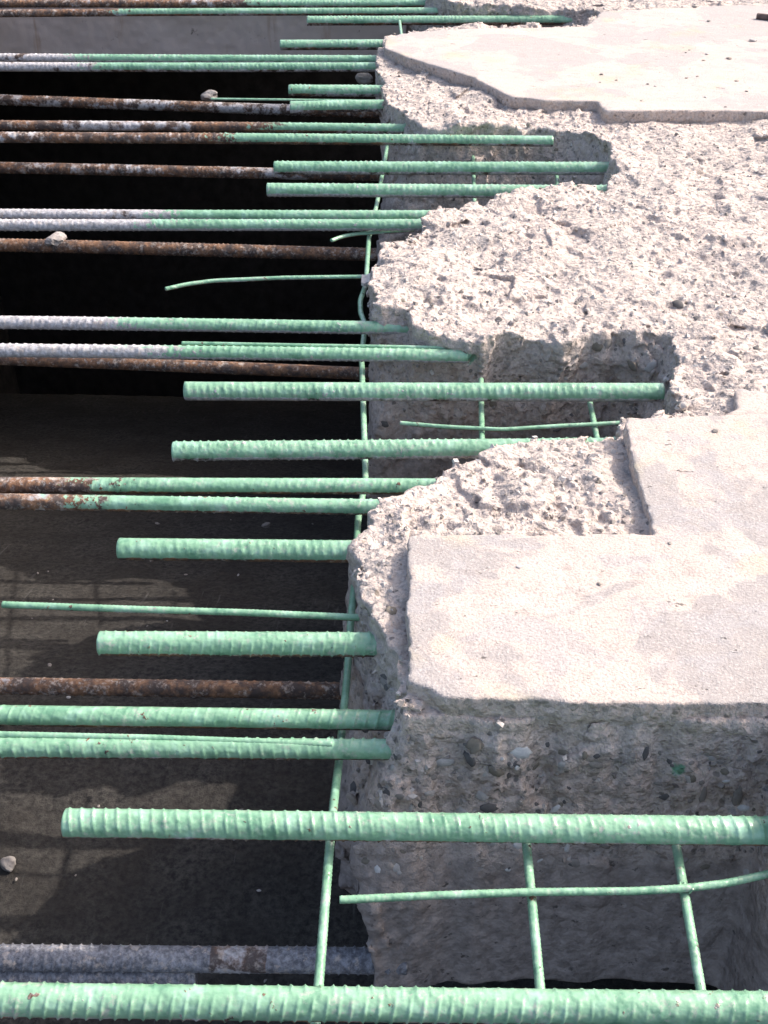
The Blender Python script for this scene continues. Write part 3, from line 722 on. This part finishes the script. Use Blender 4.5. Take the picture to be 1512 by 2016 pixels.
for i, (label, pts, r, coat_x, tone, under) in enumerate(BARS):
    far = np.mean([p[1] for p in pts])
    me = tube('rebar', pts, r, True, coat_x, tone, under, i+1, 20 if far < 2.2 else 14, .0017 if far < 1.4 else (.0029 if far < 2.6 else .0048), label)
    if coat_x is None or coat_x < -5:
        o = link('rebar', me, M_STEEL)
    else:                      # two lengths that look different: bare and coated
        o = bpy.data.objects.new('rebar', None); COL.objects.link(o)
        nv, nf = len(me.vertices), len(me.polygons)
        co = np.empty(nv*3, np.float32); me.vertices.foreach_get('co', co); co = co.reshape(-1, 3)
        fv = np.empty(nf*4, np.int32); me.loops.foreach_get('vertex_index', fv); fv = fv.reshape(-1, 4)
        at = {}
        for nm in ('coat', 'tone', 'under'):
            a = np.empty(nv, np.float32); me.attributes[nm].data.foreach_get('value', a); at[nm] = a
        left = co[fv, 0].mean(1) < coat_x
        for nm, sel in (('bare_length', left), ('coated_length', ~left)):
            used, inv = np.unique(fv[sel], return_inverse=True)
            pm = mesh_from(nm, co[used], inv.reshape(-1, 4))
            for an, a in at.items(): add_attr(pm, an, a[used])
            po = link(nm, pm, M_STEEL, o)
            po['label'] = ('rusty' if tone < .5 else 'whitish grey crusted') + ' uncoated length' if nm == 'bare_length' else 'green coated length'
        bpy.data.meshes.remove(me)
        base = Vector(pts[-1]); o.location = base
        for po in o.children: po.matrix_parent_inverse = Matrix.Translation(-base)
    tag(o, label, 'rebar', 'lower rusty bars in the pit' if coat_x is None else 'upper bars sticking out of the slab')
for i, (label, pts, r) in enumerate(RODS):
    wire = 'wire' in label
    nm = 'steel_wire' if wire else 'steel_rod'
    me = tube(nm, pts, r, False, -9.0, .3, .35, i+60, 12, .0022 if pts[0][1] < 2 else .003)
    tag(link(nm, me, M_STEEL), label, 'wire' if wire else 'rod', 'thin green wires' if wire else 'thin green rods')

# strap end caught on the edge rod: pale tip, rusty rest
strap = bpy.data.objects.new('steel_strap', None); COL.objects.link(strap)
tag(strap, 'flat strap end with pale tip and rusty brown rest, caught on edge rod', 'strap')
def plate(name, x0, x1, y, z0, z1, w, mat, label):
    n = 14
    xs = np.linspace(x0, x1, n); v = []
    for a in xs:
        f = (a-x0)/(x1-x0)
        zz = z0 + (z1-z0)*f + .002*math.sin(a*190); j = .002*math.sin(a*410)
        for dy, dz in ((-w/2+j, -.012), (w/2, -.004), (w/2, .002), (-w/2+j, -.004)): v.append((a, y+dy, zz+dz))
    f = []
    for i in range(n-1):
        for k in range(4):
            f.append((i*4+k, (i+1)*4+k, (i+1)*4+(k+1) % 4, i*4+(k+1) % 4))
    f += [(0, 1, 2, 3), (n*4-1, n*4-2, n*4-3, n*4-4)]
    o = link(name, mesh_from(name, v, f, False), mat, strap); o['label'] = label
M_RUSTY = mat_plain('flaky_rust', (.12, .055, .03), (.34, .17, .08), 70, .006)
plate('pale_tip', TAB[0][0], TAB[1][0]-.004, TAB[0][1], -.085, -.082, .034, M_PALE, 'pale greyish end of the strap')
plate('rusty_length', TAB[1][0]-.004, TAB[2][0]+.02, TAB[0][1], -.081, -.040, .036, M_RUSTY, 'flaky rusty length of the strap')

# twisted tie wires where rods cross bars
def tie(label, c, r, axis_dir, seed):
    t = np.linspace(0, 2*math.pi*1.85, 40); q = []
    A = Vector(axis_dir).normalized(); U = A.cross(Vector((0, 0, 1))).normalized(); W = U.cross(A)
    for k, a in enumerate(t):
        q.append(tuple(Vector(c) + U*r*math.cos(a) + W*r*1.25*math.sin(a) + A*(.0022*k/10-.004)))
    q += [tuple(Vector(q[-1]) + U*.006 + W*.008 + A*.003), tuple(Vector(q[-1]) + U*.004 + W*.018 + A*.006)]
    me = tube('tie_wire', q, .0013, False, -9.0, .3, .2, seed, 8, .0016)
    tag(link('tie_wire', me, M_STEEL), label, 'tie wire', 'tie wires')
for i, (label, c, r, ax) in enumerate(TIES): tie(label, c, r, ax, 90+i)

# ---------------------------------------------------------------- lumps, pebbles, the clip
def lump_mesh(name, seed, mat, flat=.8):
    import bmesh
    bm = bmesh.new(); bmesh.ops.create_icosphere(bm, subdivisions=3, radius=1)
    for v in bm.verts:
        c = v.co
        d = float(vnoise(np.array([c.x*1.3+seed]), np.array([c.y*1.3]), np.array([c.z*1.3]), 51)[0])*.30 + \
            float(vnoise(np.array([c.x*3.2+seed]), np.array([c.y*3.2]), np.array([c.z*3.2]), 52)[0])*.12
        v.co = c*(1+d); v.co.z *= flat
    me = bpy.data.meshes.new(name); bm.to_mesh(me); bm.free()
    me.materials.append(mat)
    return me
for i, (label, p, s, kind) in enumerate(CHUNKS):
    nm = 'pebble' if 'pebble' in label else ('stone' if 'stone' in label else 'concrete_chunk')
    o = link(nm, lump_mesh(nm, i*3.1, M_CHUNK if kind == 'pale' else M_STONE[1], .75))
    o.location = (p[0], p[1], p[2] + (s*.45 if p[2] < -.9 else s*.1)); o.scale = (s*1.35, s, s)
    o.rotation_euler = (0, 0, i*1.3)
    tag(o, label, 'pebble' if nm == 'pebble' else ('stone' if nm == 'stone' else 'chunk'))
peb = [lump_mesh('pebble', 40+i, M_STONE[k], .65) for i, k in enumerate((1, 2, 5, 1))]
r_ = np.random.default_rng(15)
for i in range(48):
    y = .9 + 2.9*r_.random(); x = -.12 - 1.15*r_.random()*(.35+.25*y)
    s = .002 + .006*r_.random()**3
    o = link('pebble', peb[i % 4]); o.location = (x, y, float(floor_z(y)) + s*.35 + .003); o.scale = (s*1.3, s, s); o.rotation_euler = (0, 0, r_.random()*6)
    o.scale = (s*1.3*r_.uniform(.8, 1.6), s, s*.8)
    tag(o, 'tiny loose pebble scattered on the dark pit floor', 'pebble', 'tiny pebbles on the pit floor')

# small dark chips lying on the smooth toppings, and a stick
for i, (x, y, s) in enumerate(TOP_CHIPS):
    o = link('stone_chip', peb[i % 4]); o.location = (x, y, s*.35); o.scale = (s*1.3, s, s*.7); o.rotation_euler = (0, 0, i*2.1)
    tag(o, 'tiny dark stone chip lying on the smooth slab top', 'stone chip', 'tiny stone chips on the smooth slab tops')
st = tube('wood_stick', STICK, .011, False, None, .1, .2, 97, 10, .006)
tag(link('wood_stick', st, mat_plain('weathered_wood', (.09, .065, .06), (.17, .13, .115), 40, .004)), 'dark stick lying on the far smooth slab top at the right edge', 'stick')
